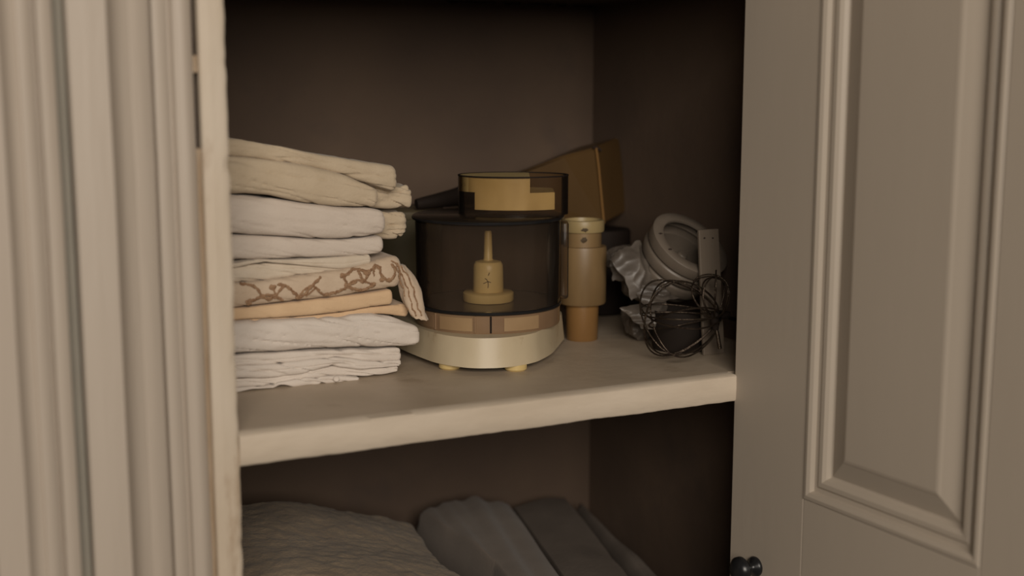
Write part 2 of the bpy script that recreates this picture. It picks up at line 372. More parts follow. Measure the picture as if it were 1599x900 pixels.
# ---------------------------------------------------------------- folded linens
def fold_mesh(top, bot, yf, yb, x0, xe, wr=0.0012, seed=0, endr=0.8, nx=150, creases=(), expo=1.0):
    """one rolled-edge fold of cloth: front edge rounded, right end closed and rounded"""
    bm = bmesh.new(); rings = []
    xs = [x0 + (xe - x0) * (i / nx) for i in range(nx + 1)]
    # dense at the end cap
    th_end = max(0.006, (smoothed(top, xe - .01) - smoothed(bot, xe - .01)) / 2)
    xs = [x for x in xs if x < xe - th_end * endr] + [xe - th_end * endr * (1 - math.sin(PI / 2 * k / 14)) for k in range(15)]
    for x in xs:
        zt, zb = smoothed(top, x), smoothed(bot, x)
        if zt - zb < 0.0025: zt = zb + 0.0025
        mid, hh = (zt + zb) / 2, (zt - zb) / 2
        d = (xe - x + .0012 * noise.noise(Vector((seed, x * 90, 0)))) / (th_end * endr)
        e = 1.0 if d >= 1 else max(0.0, 1 - max(0, 1 - d) ** 3.2) ** (1 / 3.2)
        e = max(e, 0.02)
        h = hh * e; y0 = yf + (1 - e) * th_end * 0.9; fr = min(hh * .75, 0.014)
        loop = []
        for k in range(29):                                    # rounded front
            a = -PI / 2 + PI * k / 28
            ca, sa = math.cos(a), math.sin(a)
            loop.append((y0 + fr * (1 - abs(ca) ** 0.62), mid + h * math.copysign(abs(sa) ** 0.8, sa)))
        yb2 = yb - (1 - e) * th_end
        for k in range(1, 10): loop.append((y0 + fr + (yb2 - y0 - fr) * k / 10, mid + h))
        loop.append((yb2, mid + h * .8)); loop.append((yb2, mid - h * .8))
        for k in range(9, 0, -1): loop.append((y0 + fr + (yb2 - y0 - fr) * k / 10, mid - h))
        r = []
        for y, z in loop:
            p = Vector((x, y, z)); s = seed * 7.3
            n1 = noise.noise(Vector((x * 16 + s, y * 18, z * 60 + x * 16)))
            n2 = noise.noise(Vector((x * 50 - s, y * 40, z * 150)))
            n3 = 1 - abs(noise.noise(Vector((x * 9 + s * 2, y * 22, z * 90 + x * 22)))) * 2
            n3 = max(0, n3 - 0.72) / .28
            nrm = Vector((0, y - (y0 + fr), (z - mid) * 1.0))
            if y > y0 + fr: nrm = Vector((0, 0, z - mid))
            if nrm.length > 1e-9: nrm.normalize()
            amp = wr * (0.9 * n1 + 0.45 * n2 - 1.1 * n3)
            if z < mid and y > y0 + fr: amp = min(amp, 0) * .2
            for (cf, cs, ca2) in creases:                      # long sharp creases along the front
                zz = (z - zb) / max(zt - zb, 1e-4)
                c0 = cf + cs * (x - 0.1) + 0.05 * noise.noise(Vector((x * 20, cf * 9, s)))
                amp -= ca2 * math.exp(-((zz - c0) / 0.045) ** 2) * (0.55 + 0.6 * noise.noise(Vector((x * 12, s, cf))))
            r.append(bm.verts.new(p + nrm * amp))
        rings.append(r)
    n = len(rings[0])
    for a, b in zip(rings, rings[1:]):
        for k in range(n): bm.faces.new((a[k], a[(k + 1) % n], b[(k + 1) % n], b[k]))
    bm.faces.new(rings[0]); bm.faces.new(rings[-1][::-1])
    return bm
X0 = -0.145
def conv(pp, y): return [(q.x, q.z) for q in (at(px, py, y) for px, py in pp)]
def fold(name, top, bot, xe_px, m, parent, yf=0.2, yb=0.44, **k):
    t, b = conv(top, yf), conv(bot, yf)
    xe = at(xe_px, top[-1][1], yf).x
    x0 = k.pop('x0', X0)
    return obj(name, fold_mesh(t, b, yf, yb, x0, xe, **k), m, parent, True)
G = 'folded linens piled on the shelf'
# from the top down
c1 = empty('folded_cloth', (0.1, 0.3, 0.25), 0, 'thick cream folded cloth, topmost of the linen pile, sloping down to the right', 'cloth', G)
def inv(o): o.matrix_parent_inverse = Matrix.Translation(-o.parent.location); return o
inv(fold('fold', [(370, 216), (400, 221), (450, 231), (500, 241), (550, 249), (600, 256), (620, 262)],
     [(370, 246), (420, 250), (480, 260), (540, 274), (580, 290), (600, 300), (620, 300)], 623, CREAM, c1, yf=0.205, seed=1, wr=0.0018, creases=((.55, -.5, .0018),)))
inv(fold('fold', [(370, 244), (420, 248), (480, 258), (540, 272), (575, 287), (592, 294)],
     [(370, 303), (420, 306), (470, 316), (530, 324), (592, 324)], 592, CREAM, c1, yf=0.195, seed=2, wr=0.0016, creases=((.86, -.6, .0012), (.62, -1.5, .0007))))
inv(fold('hanging_corner', [(540, 287), (600, 290), (625, 289), (640, 291)], [(540, 318), (600, 326), (625, 328), (644, 326)], 645, CREAM, c1, yf=.228, yb=.33, x0=.19, seed=21, wr=.0032, endr=.7, nx=60, creases=((.3, 3, .003),)))
inv(fold('hanging_corner', [(540, 330), (600, 330), (625, 331), (640, 333)], [(540, 372), (600, 374), (622, 373), (640, 366)], 639, CREAM, c1, yf=.235, yb=.33, x0=.19, seed=24, wr=.0035, endr=.9, nx=60, creases=((.6, -3, .003),)))
def lump(bm, c, r, seed, amp=0.25, n=40, mtx=None):
    rr = []
    for i in range(n + 1):
        th = PI * i / n; row = []
        for k in range(n * 2):
            ph = PI * k / n
            d = Vector((math.sin(th) * math.cos(ph), math.sin(th) * math.sin(ph), math.cos(th)))
            f = 1 + amp * noise.noise(d * 1.5 + Vector((seed, 0, 0))) * 1.2 + amp * .35 * (0.5 - abs(noise.noise(Vector((d.x * 2.5, d.y * 1.2, d.z * 1.6)) + Vector((0, seed, 0)))))
            p = Vector((d.x * r[0] * f, d.y * r[1] * f, d.z * r[2] * f))
            if mtx: p = mtx @ p
            row.append(bm.verts.new(p + Vector(c)))
        rr.append(row)
    for a, b in zip(rr, rr[1:]):
        for k in range(n * 2): bm.faces.new((a[k], b[k], b[(k + 1) % (n * 2)], a[(k + 1) % (n * 2)]))
    bmesh.ops.remove_doubles(bm, verts=bm.verts[:], dist=1e-6)
def catmull(P, n=6, closed=False):
    out = []; m = len(P)
    rng = range(m if closed else m - 1)
    for i in rng:
        g = (lambda j: P[j % m]) if closed else (lambda j: P[max(0, min(m - 1, j))])
        a, b, c_, d = g(i - 1), g(i), g(i + 1), g(i + 2)
        for k in range(n):
            t = k / n
            out.append(0.5 * ((2 * b) + (c_ - a) * t + (2 * a - 5 * b + 4 * c_ - d) * t * t + (3 * b - a - 3 * c_ + d) * t ** 3))
    if not closed: out.append(P[-1])
    return out

def cloth1(label, top, bot, xe, m, **k):
    o = fold('folded_cloth', top, bot, xe, m, None, **k); tag(o, label, 'cloth', G); return o
cloth1('thick greyish white folded sheet directly under the topmost cream cloth',
       [(370, 304), (420, 309), (480, 319), (540, 326), (590, 325), (604, 332)], [(370, 365), (400, 368), (450, 371), (520, 374), (560, 372), (605, 366)], 605, WHITE, yf=0.197, seed=3, wr=0.0013)
cloth1('smooth greyish white folded sheet, third from the top of the linen pile',
       [(370, 367), (400, 369), (450, 372), (520, 375), (570, 372), (600, 368)], [(370, 407), (430, 405), (500, 403), (560, 400), (600, 396)], 600, WHITE, yf=0.2, seed=4, wr=0.0009)
c4 = empty('folded_cloth', (0.1, 0.3, 0.16), 0, 'thin rumpled off-white cloth folded just above the embroidered one', 'cloth', G)
inv(fold('fold', [(372, 412), (400, 405), (430, 407), (480, 405), (540, 401), (580, 398)], [(372, 418), (400, 409), (440, 411), (500, 418), (540, 421), (565, 416), (580, 411)], 580, OFFW, c4, yf=0.198, seed=5, wr=0.0009, creases=((.35, .9, .0018),)))
inv(fold('fold', [(372, 415), (400, 411), (440, 411), (500, 417), (545, 421)], [(372, 442), (420, 438), (470, 430), (520, 423), (545, 423)], 546, OFFW, c4, yf=0.202, seed=6, wr=0.0012, creases=((.7, -1.2, .0018), (.35, -1.2, .0016))))

c5 = empty('folded_cloth', (0.1, 0.3, 0.13), 0, 'beige cloth embroidered with brown scrolling lines, its corner hanging at right', 'cloth', G)
pt, pb = [(370, 443), (430, 438), (480, 430), (530, 423), (570, 414), (600, 405), (622, 399)], [(370, 481), (430, 475), (480, 469), (530, 464), (580, 456), (618, 450)]
inv(fold('fold', pt, pb, 630, PATT, c5, yf=0.193, seed=7, wr=0.0009))
# hanging pleated corner
bm = bmesh.new()
path = catmull([at(*q) for q in ((618, 412, .205), (630, 428, .203), (639, 448, .200), (644, 468, .196), (650, 486, .190), (657, 497, .186))], 8)
rings = []
for i, p in enumerate(path):
    t = i / (len(path) - 1); wdt = 0.0115 + 0.0035 * math.sin(t * PI) - 0.002 * t
    r = []
    for k in range(36):
        a = 2 * PI * k / 36
        pl = 1 + (0.07 * math.sin(a * 4 + t * 5) + .12 * noise.noise(Vector((math.cos(a) * 1.5, math.sin(a) * 1.5, t * 4)))) * (0.6 + t)
        r.append(bm.verts.new(p + CR * (math.cos(a) * wdt * pl) + Vector((CF.x, CF.y, 0)) * (math.sin(a) * 0.012 * pl) + Vector((0, 0, -0.2 * math.cos(a) * wdt + 0.0006 * math.sin(a * 9 + t * 30)))))
    rings.append(r)
for a, b in zip(rings, rings[1:]):
    for k in range(36): bm.faces.new((a[k], a[(k + 1) % 36], b[(k + 1) % 36], b[k]))
bm.faces.new(rings[0]); bm.faces.new(rings[-1])
inv(obj('hanging_corner', bm, PATT, c5, True))
# embroidery raised on the rolled front edge
def on_front(px, py, lift=0.0):      # point on the fold's rounded front below pixel column px
    q = at(px, py, 0.193); zt, zb = smoothed(conv(pt, .193), q.x), smoothed(conv(pb, .193), q.x)
    mid, hh = (zt + zb) / 2, (zt - zb) / 2; s = max(-.93, min(.93, (q.z - mid) / hh))
    a = math.asin(math.copysign(abs(s) ** (1 / .8), s)); fr = min(hh * .75, .014)
    y = 0.193 + fr * (1 - abs(math.cos(a)) ** .62)
    return Vector((q.x, y - 0.0006 - lift - 0.0006 * abs(s), q.z))
bm = bmesh.new()
def stitch(P, r=0.0012, jit=1.0, again=True):
    r *= 1.25
    pts = catmull([Vector((x, y, 0)) for x, y in P], 10)
    pts = [on_front(p.x + random.uniform(-jit, jit) * .5, p.y + random.uniform(-jit, jit)) for p in pts]
    ph = random.random() * 9
    tube(bm, pts, r, 5, taper=lambda t: 0.55 + 0.75 * abs(math.sin(t * 23 + ph)))
    if again: stitch([(x + random.uniform(-1.5, 1.5), y + random.uniform(-1.8, 1.8)) for x, y in P], r * .62, 1.3, False)
zz = lambda x: 443 + (x - 370) * -0.16      # the top line of the cloth
stitch([(376, 444), (393, 446), (402, 452), (408, 462), (418, 466), (430, 462), (438, 452), (446, 446)])
stitch([(434, 443), (446, 447), (458, 455), (466, 464), (476, 460), (484, 450), (494, 440), (500, 433)])
stitch([(386, 472), (398, 468), (408, 462), (422, 461), (432, 464), (442, 470)])
stitch([(466, 464), (476, 452), (488, 447), (498, 456), (507, 461)], .0009)
stitch([(478, 463), (486, 456), (492, 449), (499, 453)], .0007)
stitch([(507, 461), (522, 457), (534, 453), (544, 447), (556, 440)])
stitch([(534, 432), (545, 428), (552, 421), (562, 422), (572, 424), (582, 420), (588, 414), (593, 420), (594, 427), (602, 436), (612, 435), (617, 424), (612, 412)])
stitch([(536, 431), (540, 440), (542, 447), (552, 452), (566, 453), (580, 448), (584, 444)])
stitch([(545, 442), (556, 438), (564, 438)], .0009)
stitch([(560, 423), (563, 432), (568, 439), (573, 431), (574, 424)])
stitch([(425, 448), (428, 456), (430, 462)], .0008)
stitch([(568, 439), (578, 443), (586, 446)], .0008)
stitch([(612, 408), (620, 414), (624, 424), (624, 434)], .0008)
stitch([(588, 417), (583, 424), (584, 430)], .0007)
inv(obj('embroidery', bm, THREAD, c5, True))
bm = bmesh.new()
for q in ((426, 449, 3), (389, 472, 3), (442, 447, 2.4), (409, 463, 2.6), (466, 464, 2.6), (536, 431, 3), (542, 446, 3), (573, 426, 3.4), (566, 439, 2.6), (583, 444, 2.6), (596, 437, 2.4), (608, 438, 2.4), (430, 463, 2.4), (420, 467, 2.4), (553, 440, 2.4), (592, 418, 2)):
    c_ = on_front(q[0], q[1]); lump(bm, c_, (q[2] * .0013, .0010, q[2] * .0011), q[0], .5, 8)
tag(inv(obj('embroidery', bm, THREAD, c5, True)), kind='stuff')
# rope-like trim on the hanging corner
for off in (-0.55, -0.1, 0.45):
    bm = bmesh.new()
    pts = [p + CR * (0.0125 * off) - Vector((CF.x, CF.y, 0)) * (0.0128 * math.sqrt(1 - off * off)) + Vector((0.0008 * math.cos(i * .8), 0, 0.0008 * math.sin(i * 1.3))) for i, p in enumerate(path[1:-5])]
    tube(bm, pts, 0.0010, 5, taper=lambda t: .5 + .7 * abs(math.sin(t * 40)))
    inv(obj('embroidery', bm, THREAD, c5, True))

c6 = empty('folded_cloth', (0.1, 0.3, 0.09), 0, 'flat peach folded cloth between the embroidered cloth and the white ones', 'cloth', G)
inv(fold('fold', [(370, 482), (450, 474), (520, 465), (580, 458), (613, 452)], [(370, 500), (430, 497), (480, 494), (540, 487), (590, 479), (613, 476)], 614, PEACH, c6, yf=0.196, seed=8, wr=0.0006, endr=.6))
inv(fold('fold', [(370, 500), (430, 497), (480, 494), (540, 487), (580, 480), (630, 475)], [(370, 503), (430, 500), (470, 499), (520, 498), (560, 492), (600, 490), (637, 497)], 638, PEACH, c6, yf=0.204, seed=9, wr=0.0007, endr=.8))
cloth1('bulging bright white folded sheet, its right end sticking out below the peach cloth',
       [(378, 504), (440, 501), (500, 499), (540, 495), (575, 491), (605, 493), (630, 500), (645, 507), (656, 515)],
       [(378, 553), (430, 551), (470, 548), (540, 545), (600, 543), (640, 543), (656, 541)], 658, WHITE2, yf=0.188, seed=10, wr=0.0018, creases=((.3, -1.8, .0014),))
c8 = empty('folded_cloth', (0.1, 0.3, 0.02), 0, 'rumpled white cotton cover with a button, at the bottom of the linen pile', 'cloth', G)
inv(fold('fold', [(378, 555), (430, 552), (480, 549), (560, 545), (628, 543)], [(378, 572), (430, 571), (480, 564), (540, 560), (580, 567), (627, 566)], 628, WHITE2, c8, yf=0.194, seed=11, wr=0.0018, creases=((.4, 1.5, .0024),)))
inv(fold('fold', [(378, 571), (430, 570), (480, 563), (540, 559), (580, 566), (627, 563)], [(378, 592), (430, 590), (480, 582), (520, 571), (560, 577), (600, 575), (627, 572)], 627, WHITE2, c8, yf=0.19, seed=12, wr=0.0022, creases=((.5, -2, .0026),)))
inv(fold('fold', [(378, 591), (430, 589), (480, 581), (520, 570), (560, 576), (600, 574), (625, 572)], [(378, 605), (430, 601), (475, 592), (520, 586), (560, 589), (600, 587), (622, 580)], 623, WHITE2, c8, yf=0.195, seed=13, wr=0.0016, creases=((.55, 2, .0016),)))
inv(fold('fold', [(378, 605), (430, 600), (475, 592), (520, 587), (560, 590)], [(378, 611), (430, 607), (475, 602), (520, 600), (560, 595)], 562, WHITE2, c8, yf=0.19, seed=14, wr=0.0028))
bm = bmesh.new()
bp_ = at(525, 592, 0.1855)
mt = Matrix.Translation(bp_) @ Vector((-.2, -1, .1)).to_track_quat('Z', 'Y').to_matrix().to_4x4()
lathe(bm, [(0, 0), (.0034, 0), (.0036, .0008), (.003, .0016), (.0022, .0012), (0, .0012)], 20, mtx=mt)
inv(obj('button', bm, WHITE2, c8, True))

# ---------------------------------------------------------------- food processor
PC = Vector((0.41, 0.262, 0)); fp = empty('food_processor', PC, -YAW, 'old cream food processor with a smoky clear bowl and yellowed fittings', 'food processor')
def loc(x, y):
    d = Vector((x - PC.x, y - PC.y)); return (d.x * math.cos(YAW) - d.y * math.sin(YAW), d.x * math.sin(YAW) + d.y * math.cos(YAW))
foot = [loc(*p) for p in ((.298, .33), (.300, .26), (.306, .195), (.333, .150), (.373, .135), (.420, .144), (.466, .183), (.545, .285), (.538, .35), (.505, .395), (.335, .395), (.305, .37))]
bm = bmesh.new(); prism(bm, round_poly(foot, 0.026, 9), 0.0085, 0.0455)
for v in bm.verts:
    if v.co.z > .04: v.co.x *= .96; v.co.y *= .93
te = [e for e in bm.edges if all(v.co.z > .04 for v in e.verts)]
bmesh.ops.bevel(bm, geom=te, offset=.003, segments=3, profile=.5, affect='EDGES')
obj('motor_base', bm, BASEM, fp, True, sharp=.5)
bm = bmesh.new(); prism(bm, [(x * .86, y * .86) for x, y in round_poly(foot, 0.026, 9)], 0.0055, 0.0086)
obj('underside', bm, DARK, fp)
for x, y in (loc(.397, .153), loc(.325, .2), loc(.50, .30), loc(.36, .36)):
    bm = bmesh.new(); lathe(bm, [(0, 0), (.0125, 0), (.0145, .002), (.0145, .0086), (0, .0086)], 28); o = obj('foot', bm, YEL, fp, True); o.location = (x, y, 0)
bm = bmesh.new(); lathe(bm, [(.0, .0455), (.0965, .0455), (.0975, .048), (.0975, .068), (.095, .0705), (0, .0705)], 96); obj('locking_ring', bm, BAND, fp, True)
for a0, a1 in ((-129, -101), (-77, -47), (-165, -136)):
    bm = bmesh.new(); vs = []
    n = 12
    for k in range(n + 1):
        a = math.radians(a0 + (a1 - a0) * k / n)
        vs.append([bm.verts.new((r * math.cos(a), r * math.sin(a), z)) for r, z in ((.0970, .0485), (.0988, .0490), (.0988, .0665), (.0970, .0670))])
    for a, b in zip(vs, vs[1:]):
        for k in range(4): bm.faces.new((a[k], a[(k + 1) % 4], b[(k + 1) % 4], b[k]))
    bm.faces.new(vs[0]); bm.faces.new(vs[-1]); obj('ring_panel', bm, BAND2 if a0 != -165 else BAND, fp, False)
for a0 in (-87, -99, -134):
    bm = bmesh.new(); a = math.radians(a0)
    box(bm, .0965, .0992, -.0012, .0012, .0470, .0690, .0004, 1)
    bmesh.ops.rotate(bm, verts=bm.verts, cent=(0, 0, 0), matrix=Matrix.Rotation(a, 3, 'Z')); obj('rib', bm, DARK if a0 == -87 else BAND, fp)
bm = bmesh.new(); lathe(bm, [(.0960, .0700), (.0990, .0700), (.1000, .0712), (.1000, .0728), (.0990, .0738), (.0960, .0738)], 96, closed=True); obj('bowl_rim', bm, BLACK, fp, True)
bm = bmesh.new(); lathe(bm, [(0, .0715), (.097, .0715), (.097, .0735), (0, .0735)], 64); obj('bowl_floor', bm, mat('smoky_floor', (.10, .078, .06), .25), fp)
bm = bmesh.new(); lathe(bm, [(.0975, .0740), (.0985, .187), (.0965, .187), (.0955, .0745)], 96, closed=True); obj('bowl', bm, SMOKE, fp, True)
bm = bmesh.new()   # drive hub
lathe(bm, [(.0, .0737), (.0335, .0740), (.0345, .0760), (.0345, .0850), (.033, .0865), (.021, .0870), (0, .087)], 64); obj('blade_disc', bm, YEL, fp, True)
bm = bmesh.new(); lathe(bm, [(.0, .0865), (.0205, .0870), (.0208, .090), (.0203, .116), (.0198, .1235), (.0175, .1275), (.0120, .1290), (.0070, .1295), (.0066, .131), (.0060, .132), (.0056, .150), (.0050, .166), (.0042, .1695), (0, .170)], 48); hub = obj('drive_hub', bm, YEL, fp, True)
bm = bmesh.new()
for P in (((-.004, .107), (-.002, .106), (.000, .103), (.0005, .099), (.0, .094)), ((-.006, .100), (-.003, .1015), (.0, .103), (.004, .1015)), ((.0005, .111), (.0015, .113), (.002, .115))):
    tube(bm, [(x, -math.sqrt(.0203 ** 2 - x * x) - .0002, z) for x, z in P], .0005, 5)
obj('crack', bm, CRACK_SHADE, hub)
bm = bmesh.new()   # lid
lathe(bm, [(0, .1880), (.1005, .1880), (.1020, .1890), (.1020, .1912), (.1005, .1922), (0, .1922)], 96); obj('lid', bm, SMOKE2, fp, True)
bm = bmesh.new(); lathe(bm, [(.0985, .1868), (.1020, .1870), (.1028, .1882), (.1028, .1900), (.1018, .1908), (.0985, .1900)], 96, closed=True); obj('lid_rim', bm, BLACK, fp, True)
# feed chute: wide oval of smoky plastic around the yellow pusher
ox, oy = 0.034, 0.010
def oval(bm, prof, sx=.0745, sy=.055, n=72, closed=False):
    lathe(bm, [(r, z) for r, z in prof], n, sx, sy, Matrix.Translation((ox, oy, 0)), closed)
bm = bmesh.new(); oval(bm, [(1, .192), (1, .2435), (.975, .2435), (.975, .192)], closed=True); ch = obj('feed_chute', bm, CHUTE, fp, True)
bm = bmesh.new(); oval(bm, [(1.0, .2432), (1.006, .2436), (1.006, .2446), (1.0, .2450), (.975, .2450), (.975, .2432)], closed=True); obj('chute_rim', bm, DARK, fp, True)
def oval_part(x0, x1, z0, z1, f, name, m):
    bm = bmesh.new(); pts = []
    n = 40
    for k in range(n + 1):
        x = x0 + (x1 - x0) * k / n; yy = .055 * f * math.sqrt(max(0.02, 1 - ((x - ox) / (.0745)) ** 2))
        pts.append((x, oy - yy))
    pts += [(x, 2 * oy - y) for x, y in pts[::-1]]
    prism(bm, pts, z0, z1, .0012, 2); return obj(name, bm, m, fp, False)
oval_part(-.0165 - .0005, .0890, .2005, .2235, .93, 'pusher_lower', YEL)
oval_part(-.0385, .0560, .2235, .2440, .93, 'pusher', YEL)
# handle on the right of the bowl
bm = bmesh.new(); box(bm, .0975, .1085, -.014, .010, .078, .182, .003)
obj('bowl_handle', bm, SMOKE2, fp, True)

# ---------------------------------------------------------------- yellowed plastic pusher tube
t = empty('plunger_tube', (0.575, 0.293, 0), -YAW, 'stepped mustard plastic plunger with a collar, standing right of the food processor', 'plunger')
bm = bmesh.new(); lathe(bm, [(0, 0), (.0215, 0), (.0228, .0015), (.0238, .055), (0, .055)], 48); obj('lower_tube', bm, AMB, t, True)
bm = bmesh.new(); lathe(bm, [(0, .0535), (.0325, .0535), (.0340, .056), (.0345, .133), (.0335, .1365), (.027, .1370), (0, .137)], 48); obj('body', bm, YEL2, t, True)
bm = bmesh.new(); lathe(bm, [(0, .1365), (.0270, .1365), (.0270, .158), (0, .158)], 48); obj('neck', bm, YEL2, t, True)
bm = bmesh.new(); lathe(bm, [(.0265, .157), (.0300, .1575), (.0308, .160), (.0308, .172), (.0300, .1740), (.0265, .1745), (.0255, .170), (.0255, .158)], 48, closed=True); obj('collar', bm, mat('collar_plastic', (.38, .29, .14), .4, (.30, .22, .10), 14, .8), t, True)
bm = bmesh.new(); lathe(bm, [(0, .158), (.0256, .158), (.0256, .163), (0, .164)], 32); obj('inner_cap', bm, mat('inner_cap_plastic', (.16, .11, .05), .5), t, True)
bm = bmesh.new(); lump(bm, (.001, -.0308, .1625), (.0042, .0006, .0026), 2, .5, 8); lump(bm, (.0005, -.0272, .148), (.0035, .0006, .0035), 5, .6, 8); obj('stain', bm, mat('brown_stain', (.07, .045, .02), .7), t, True)

# ---------------------------------------------------------------- amber hopper with dark tapered handle, propped at the back
HY0 = 0.43
hp_ = empty('plastic_scoop', at(880, 345, HY0), 0, 'translucent amber plastic scoop with a dark tapered handle, behind the food processor', 'scoop')
hp_inv = Matrix.Translation(-hp_.location)
bm = bmesh.new()
A = [at(930, 231, HY0), at(943, 350, HY0), at(880, 352, HY0), at(800, 330, HY0), at(760, 312, HY0 + .02), at(757, 283, HY0 + .02), at(815, 268, HY0), at(880, 243, HY0)]
B = [at(967, 214, HY0 + .07), at(980, 330, HY0 + .07), at(900, 345, HY0 + .10), at(820, 325, HY0 + .09), at(762, 308, HY0 + .07), at(760, 281, HY0 + .07), at(818, 265, HY0 + .09), at(905, 229, HY0 + .09)]
va = [bm.verts.new(p) for p in A]; vb = [bm.verts.new(p) for p in B]
bm.faces.new(va); bm.faces.new(vb[::-1])
for k in range(8): bm.faces.new((va[k], va[(k + 1) % 8], vb[(k + 1) % 8], vb[k]))
bmesh.ops.recalc_face_normals(bm, faces=bm.faces)
bmesh.ops.bevel(bm, geom=bm.edges[:], offset=.003, segments=3, affect='EDGES')
o = obj('scoop_body', bm, HOP, hp_, False); o.matrix_parent_inverse = hp_inv
bm = bmesh.new(); tube(bm, [at(931, 231, HY0 - .0015), at(935, 262, HY0 - .0015), at(939, 306, HY0 - .0015), at(943, 349, HY0 - .0015)], .0016, 6)
o = obj('seam', bm, AMB, hp_, True); o.matrix_parent_inverse = hp_inv
bm = bmesh.new(); tube(bm, [at(926, 231, HY0 - .001), at(931, 230, HY0), at(938, 235, HY0 + .002)], .0022, 6)
o = obj('nick', bm, CRACK_SHADE, hp_, True); o.matrix_parent_inverse = hp_inv
bm = bmesh.new(); tube(bm, catmull([at(775, 296, HY0 + .045), at(735, 302, HY0 + .045), at(712, 308, HY0 + .04), at(680, 314, HY0 + .03), at(650, 319, HY0 + .03)], 6), .020, 20, taper=lambda t: 1 - .62 * t)
o = obj('handle', bm, DARK, hp_, True); o.matrix_parent_inverse = hp_inv
# dark canister it leans on
cpt = at(945, 380, 0.475)
bm = bmesh.new(); zt_ = at(945, 350, .475).z
lathe(bm, [(0, 0), (.046, 0), (.050, .004), (.050, zt_ - .012), (.048, zt_ - .008), (0, zt_ - .008)], 48); o = obj('canister', bm, DARK, None, True); o.location = (cpt.x - .005, .485, 0)
tag(o, 'dark round canister in the back corner under the amber scoop', 'canister')
# olive container behind the linens
cpt = at(648, 345, 0.47)
cn = empty('lidded_container', (cpt.x, .525, 0), 0, 'dull olive lidded container between the linen pile and the food processor', 'container')
zt_ = at(640, 345, .45).z
bm = bmesh.new(); lathe(bm, [(0, 0), (.058, 0), (.061, .004), (.062, zt_), (0, zt_)], 48); obj('body', bm, OLIVE, cn, True)
bm = bmesh.new(); lathe(bm, [(0, zt_), (.064, zt_), (.065, zt_ + .003), (.065, zt_ + .011), (.062, zt_ + .013), (0, zt_ + .013)], 48); obj('lid', bm, mat('olive_lid', (.12, .095, .055), .5), cn, True)

# ---------------------------------------------------------------- right corner: film bag, ribbed cup, stick, beaters
bg_ = at(1005, 450, 0.235)
bag = empty('plastic_bag', (bg_.x, 0.24, 0), 0, 'crumpled cloudy plastic bag under the ribbed white cup', 'bag')
def crumple(bm, c, r, seed, n=60, flat=None, am=.16):
    """film bunched into flat facets that meet in sharp creases"""
    rnd = random.Random(seed); pl = []
    for _ in range(34):
        q = Vector((rnd.gauss(0, 1), rnd.gauss(0, 1), rnd.gauss(0, 1))).normalized(); pl.append((q, rnd.uniform(.62, 1.0)))
    rr = []
    for i in range(n + 1):
        th = PI * i / n; row = []
        for k in range(n * 2):
            ph = PI * k / n
            d = Vector((math.sin(th) * math.cos(ph), math.sin(th) * math.sin(ph), math.cos(th)))
            f = min(h_ / max(d.dot(q), .12) for q, h_ in pl)
            f = min(f, 1.35)
            f *= 1 + am * (.5 * noise.noise(d * 2 + Vector((seed, 0, 0))) - .45 * max(0, .25 - abs(noise.noise(d * 1.8 + Vector((0, seed, 0))))) * 4 * .5 + .12 * noise.noise(d * 9))
            p = Vector((d.x * r[0] * f, d.y * r[1] * f, d.z * r[2] * f)) + Vector(c)
            if flat is not None and p.z < flat: p.z = flat + (p.z - flat) * .02
            row.append(bm.verts.new(p))
        rr.append(row)
    for a, b in zip(rr, rr[1:]):
        for k in range(n * 2): bm.faces.new((a[k], b[k], b[(k + 1) % (n * 2)], a[(k + 1) % (n * 2)]))
    bmesh.ops.remove_doubles(bm, verts=bm.verts[:], dist=1e-6)
bm = bmesh.new(); p = at(1002, 436, .25); crumple(bm, (p.x - bg_.x + .004, .02, p.z - .004), (.042, .045, .040), 3.7); obj('film', bm, BAGM, bag, True, sharp=.22)
bm = bmesh.new(); p = at(1000, 497, .245); crumple(bm, (p.x - bg_.x + .014, .02, p.z - .006), (.036, .042, .026), 8.2, 50, .0005, .2); obj('film', bm, BAGM, bag, True, sharp=.22)
bm = bmesh.new(); p = at(978, 402, .285); crumple(bm, (p.x - bg_.x, .05, p.z), (.035, .03, .024), 5.1, 50, None, .22); obj('film', bm, BAGM, bag, True, sharp=.22)

def flap(corners, seed, amp=.007, n=46):
    P = [Vector(at(*c_)) - bag.location for c_ in corners]; bm = bmesh.new(); g = []
    rnd = random.Random(seed); a1, a2 = rnd.uniform(.3, .9), rnd.uniform(-.5, .2)
    for j in range(n + 1):
        row = []
        for i in range(n + 1):
            u, v = i / n, j / n
            eu = .05 * noise.noise(Vector((v * 5, seed, 1))); ev = .07 * noise.noise(Vector((u * 5, seed, 2)))
            uu, vv = u + eu * abs(2 * u - 1), v + ev * abs(2 * v - 1)
            p = (P[0] * (1 - uu) + P[1] * uu) * (1 - vv) + (P[3] * (1 - uu) + P[2] * uu) * vv
            q = Vector((u * 1.0 + v * a1, v * 1.9 + u * a2 * 1.5, seed))
            d = (1 - 2.4 * abs(noise.noise(q))) + .3 * (1 - 2.4 * abs(noise.noise(q * 2.1))) + .04 * noise.noise(q * 6)
            p += Vector((.15, -1, .25)) * (amp * d + .010 * math.sin(u * PI) * math.sin(v * PI))
            row.append(bm.verts.new(p))
        g.append(row)
    for j in range(n):
        for i in range(n): bm.faces.new((g[j][i], g[j][i + 1], g[j + 1][i + 1], g[j + 1][i]))
    o_ = obj('film', bm, BAGM, bag, True, sharp=.5); m_ = o_.modifiers.new('s', 'SOLIDIFY'); m_.thickness = .0008
flap([(952, 398, .225), (994, 376, .235), (1026, 446, .205), (985, 470, .205)], 3)
flap([(975, 440, .215), (1022, 436, .205), (1058, 466, .185), (1008, 478, .19)], 7, .005)
flap([(962, 482, .215), (1035, 466, .20), (1050, 518, .175), (1002, 514, .19)], 12, .006)
